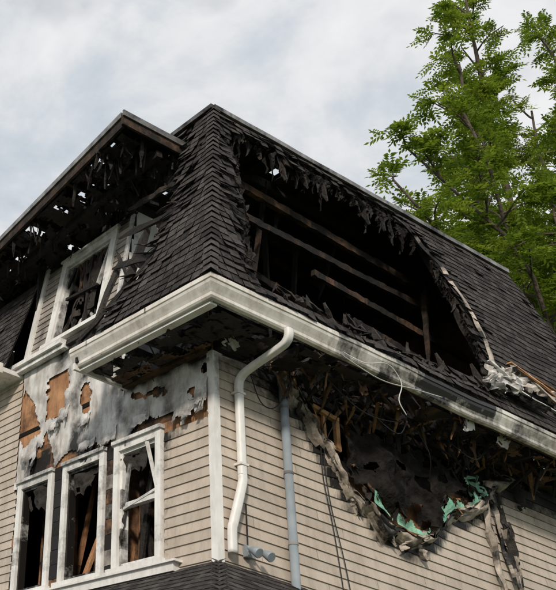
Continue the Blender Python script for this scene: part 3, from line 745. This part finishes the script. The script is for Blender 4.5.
# ---------------------------------------------------------------- porch roof at the corner
w=MB()
PB=3.61; PH=.9
def porch(F,u0,u1,hip0):
    n=11
    for k in range(n):
        zb=PB+k*(PH/n); zt=zb+PH/n*1.05; ob=1.3*(1-(zb-PB)/PH); ot=1.3*(1-(zt-PB)/PH)
        u=-ob if hip0 else u0
        u-=0
        while u<u1:
            q=min(u+.17,u1); r_=R()
            w.face([F(u+.003,zb,ob+.014),F(q-.003,zb,ob+.014+U(0,.006)),F(q-.003,zt,max(ot,-.02)),F(u+.003,zt,max(ot,-.02))],'shingle',0,r_)
            w.face([F(u+.003,zb-.01,ob+.012),F(q-.003,zb-.01,ob+.012),F(q-.003,zb,ob+.014),F(u+.003,zb,ob+.014)],'shingle',.4,r_)
            u=q
    w.lbox(F,-1.2,u1,3.42,3.56,1.16,1.24,'white',.05)
porch(FL,0,3.0,True); porch(FR,0,1.25,True)
w.box((-1.16,-1.16,3.38),(0,3.0,3.42),'white',.1); w.box((0,-1.16,3.38),(1.25,-.02,3.42),'white',.1)
for p in ((-1.1,-1.1),(-1.1,2.9),(1.15,-1.1)):
    w.box((p[0]-.08,p[1]-.08,.55),(p[0]+.08,p[1]+.08,3.38),'white',.05)
w.box((-1.3,-1.3,.3),(0,3.1,.55),'wood',.2); w.box((0,-1.3,.3),(1.4,-.02,.55),'wood',.2)
w.box((-.02,-.02,0),(6.92,7.98,.5),'concrete')
w.build('corner_porch',house)

# ---------------------------------------------------------------- tree
random.seed(21)
lm=bpy.data.materials.new('leaf'); lm.use_nodes=True
N=lm.node_tree.nodes;L=lm.node_tree.links; N.remove(N['Principled BSDF'])
at=N.new('ShaderNodeAttribute'); at.attribute_name='rnd'
cr=N.new('ShaderNodeValToRGB'); cr.color_ramp.elements[0].color=(.055,.105,.014,1); cr.color_ramp.elements[1].color=(.21,.27,.045,1)
L.new(at.outputs['Fac'],cr.inputs[0])
df=N.new('ShaderNodeBsdfDiffuse'); tr=N.new('ShaderNodeBsdfTranslucent')
tcm=N.new('ShaderNodeVectorMath'); tcm.operation='MULTIPLY'; tcm.inputs[1].default_value=(1.5,1.5,.8); L.new(cr.outputs[0],tcm.inputs[0])
L.new(cr.outputs[0],df.inputs[0]); L.new(tcm.outputs[0],tr.inputs[0])
mx=N.new('ShaderNodeMixShader'); mx.inputs[0].default_value=.5; L.new(df.outputs[0],mx.inputs[1]); L.new(tr.outputs[0],mx.inputs[2])
L.new(mx.outputs[0],N['Material Output'].inputs[0])
M['leaf']=lm; MK.append('leaf')
M['bark']=mat('bark',(.05,.038,.03),(.12,.095,.075),3,.9,.8,20,stretch=(1,1,.3)); MK.append('bark')
tree=bpy.data.objects.new('ash_tree',None); COL.objects.link(tree)
bk=MB(); lf=MB()
def leaf(p,d,ln):
    d=d.normalized(); up=V((U(-.3,.3),U(-.3,.3),1)); s=d.cross(up)
    if s.length<.01: return
    s.normalize(); nrm=s.cross(d).normalized(); base=R()*.7+.1
    n=4
    for i in range(n+1):
        t=(i+.6)/(n+.6); c=p+d*ln*t-V((0,0,1))*(ln*.35*t*t)
        dirs=[d] if i==n else [(d*.5+s),(d*.5-s)]
        for q in dirs:
            q=q.normalized(); l=ln*.46*(1-.25*abs(t-.5)); ww=l*.21
            pn=q.cross(nrm).normalized(); tip=c+q*l-V((0,0,1))*l*U(.1,.35); mid=c+q*l*.45
            lf.face([c,mid+pn*ww-V((0,0,.01)),tip,mid-pn*ww],'leaf',0,min(1,max(0,base+U(-.15,.15))))
def twig(p,d,ln,r,nl):
    pts=[];q=V(p);dd=V(d).normalized()
    for i in range(5):
        pts.append(q.copy()); dd=(dd+V((U(-.18,.18),U(-.18,.18),U(-.12,.10)))).normalized(); q=q+dd*ln/4
    bk.tube(pts,[r*(1-.18*i) for i in range(5)],'bark',4)
    for i in range(nl):
        t=.15+.84*(i+R())/nl; k=min(3,int(t*4)); pp=pts[k].lerp(pts[k+1],min(1,t*4-k))
        ld=V((U(-1,1),U(-1,1),U(-.45,.6)))+dd*.8
        leaf(pp,ld,U(.26,.42))
def branch(p,q,r,depth,bend=.12):
    p=V(p);q=V(q); L0=(q-p).length; n=8; pts=[]
    off=V((U(-1,1),U(-1,1),U(0,1)))*bend*L0
    for i in range(n+1):
        t=i/n; pts.append(p.lerp(q,t)+off*math.sin(math.pi*t)+V((nz(t*3,L0,1),nz(t*3,L0,5),nz(t*3,L0,9)))*.05*L0)
    bk.tube(pts,[r*(1-.8*i/n)+.008 for i in range(n+1)],'bark',8 if r>.1 else 5)
    return pts
trunk0=V((19.5,5.5,0)); fork=V((19.2,5.3,9.5))
bk.tube([trunk0,V((19.45,5.4,3)),V((19.3,5.4,6.5)),fork],[.48,.38,.33,.3],'bark',14)
limbs=[((10.2,4.2,16.9),.10),((11.6,4.2,18.6),.10),((12.6,3.6,20.6),.11),((14.2,4.4,23.0),.12),((15.6,4.6,26.2),.13),((17.5,5,28.5),.14),((21.0,5.5,29.5),.14),((13.0,4.9,16.4),.10),((15.2,3.2,17.8),.09),((16.2,6.0,20.6),.11),((18.0,3.2,22.5),.12),((19.8,5.,25.5),.12),((22,6.5,22.5),.12),((21.5,3.5,17.5),.12),((17.5,8.0,21.),.12),((16.6,3.8,15.4),.09)]
for (t,r) in limbs:
    t=V(t); st=fork+V((0,0,U(0,2.0)))
    pts=branch(st,t,r,0,.08)
    L0=(t-st).length
    nb=int(6+L0*.68)
    for k in range(nb):
        f=.42+.58*(k+R())/nb
        i=min(7,int(f*8)); p=pts[i].lerp(pts[i+1],f*8-i)
        ax=(pts[i+1]-pts[i]).normalized()
        sd=V((U(-1,1),U(-1,1),U(-.5,.8))).normalized()
        dd=(ax*.7+sd).normalized(); bl_=U(.9,2.1)*(1.15-.6*f)
        q=p+dd*bl_
        bp=branch(p,q,.028,1,.1)
        for j in range(6):
            g2=.25+.75*(j+R())/6; a=min(7,int(g2*8)); pp=bp[a].lerp(bp[a+1],g2*8-a)
            td=(dd*.5+V((U(-1,1),U(-1,1),U(-.7,.8)))).normalized()
            twig(pp,td,U(.3,.7),.009,random.randint(5,8))
bk.build('trunk_and_branches',tree); lf.build('foliage',tree)

# ---------------------------------------------------------------- ground
gm=mat('grass',(.035,.06,.018),(.07,.10,.03),.6,.95,.4,20); M['grass']=gm; MK.append('grass')
am=mat('pavement_concrete',(.26,.25,.235),(.36,.35,.33),1.5,.9,.2,30); M['pave']=am; MK.append('pave')
rm=mat('asphalt',(.04,.04,.042),(.065,.065,.065),2,.9,.3,60); M['asphalt']=rm; MK.append('asphalt')
w=MB(); w.face([(-600,-600,0),(600,-600,0),(600,600,0),(-600,600,0)],'grass',0,.5); w.build('ground')
w=MB(); w.box((-7.6,-60,-.1),(-6.0,60,.02),'pave'); w.build('pavement')
w=MB(); w.box((-16,-60,-.1),(-8.6,60,.006),'asphalt'); w.box((-8.6,-60,-.1),(-8.45,60,.12),'pave'); w.build('road')

# ---------------------------------------------------------------- sky + sun
sd=V((-.64,-.58,.50)).normalized()
world=bpy.data.worlds.new('World'); scene.world=world; world.use_nodes=True
N=world.node_tree.nodes;L=world.node_tree.links; bg=N['Background']
sky=N.new('ShaderNodeTexSky'); sky.sky_type='NISHITA'; sky.sun_disc=False
sky.sun_elevation=math.asin(sd.z); sky.sun_rotation=math.atan2(sd.x,sd.y); sky.air_density=1.2; sky.dust_density=1.5
tc=N.new('ShaderNodeTexCoord'); mp=N.new('ShaderNodeMapping'); mp.inputs['Scale'].default_value=(1,1,1.6); mp.inputs['Location'].default_value=(.35,.2,0)
L.new(tc.outputs['Generated'],mp.inputs[0])
n1=N.new('ShaderNodeTexNoise'); n1.inputs['Scale'].default_value=4.6; n1.inputs['Detail'].default_value=8; n1.inputs['Roughness'].default_value=.57; n1.inputs['Distortion'].default_value=.2
L.new(mp.outputs[0],n1.inputs['Vector'])
n2=N.new('ShaderNodeTexNoise'); n2.inputs['Scale'].default_value=5; n2.inputs['Detail'].default_value=4; n2.inputs['Roughness'].default_value=.5
L.new(mp.outputs[0],n2.inputs['Vector'])
cr=N.new('ShaderNodeValToRGB'); e=cr.color_ramp.elements
e[0].position=.34; e[0].color=(6.2,7.0,7.9,1); e[1].position=.64; e[1].color=(10.4,10.5,10.6,1)
x=e.new(.45); x.color=(7.6,8.15,8.75,1); x=e.new(.53); x.color=(9.3,9.5,9.75,1)
L.new(n1.outputs['Fac'],cr.inputs[0])
cov=N.new('ShaderNodeMapRange'); cov.inputs['From Min'].default_value=.36; cov.inputs['From Max'].default_value=.48; cov.inputs['To Min'].default_value=.75; cov.inputs['To Max'].default_value=1
L.new(n2.outputs['Fac'],cov.inputs['Value'])
mx=N.new('ShaderNodeMix'); mx.data_type='RGBA'; L.new(cov.outputs[0],mx.inputs['Factor']); L.new(sky.outputs[0],mx.inputs['A']); L.new(cr.outputs[0],mx.inputs['B'])
L.new(mx.outputs['Result'],bg.inputs['Color']); bg.inputs['Strength'].default_value=.083
sl=bpy.data.lights.new('sun','SUN'); sl.energy=3.3; sl.angle=math.radians(6); sl.color=(1,.92,.81)
so=bpy.data.objects.new('sun',sl); COL.objects.link(so); so.rotation_euler=sd.to_track_quat('Z','Y').to_euler(); so.location=(0,0,30)

# ---------------------------------------------------------------- camera
th,ph,ro=[math.radians(a) for a in (64.58,29.22,-8.32)]
fw=V((math.cos(th)*math.cos(ph),math.sin(th)*math.cos(ph),math.sin(ph)))
r=V((math.sin(th),-math.cos(th),0)); d=-(r.cross(fw))
rr=r*math.cos(ro)+d*math.sin(ro); dd=-r*math.sin(ro)+d*math.cos(ro)
cam=bpy.data.cameras.new('camera'); co=bpy.data.objects.new('camera',cam); COL.objects.link(co)
m=Matrix.Identity(4)
for i in range(3):
    m[i][0]=rr[i]; m[i][1]=-dd[i]; m[i][2]=-fw[i]
m[0][3],m[1][3],m[2][3]=-7.096,-7.046,1.6
co.matrix_world=m
cam.lens=36*948/590; cam.sensor_width=36; cam.shift_x=360/590; cam.shift_y=17/590; cam.clip_end=3000; cam.clip_start=.1
scene.camera=co
scene.view_settings.view_transform='Standard'
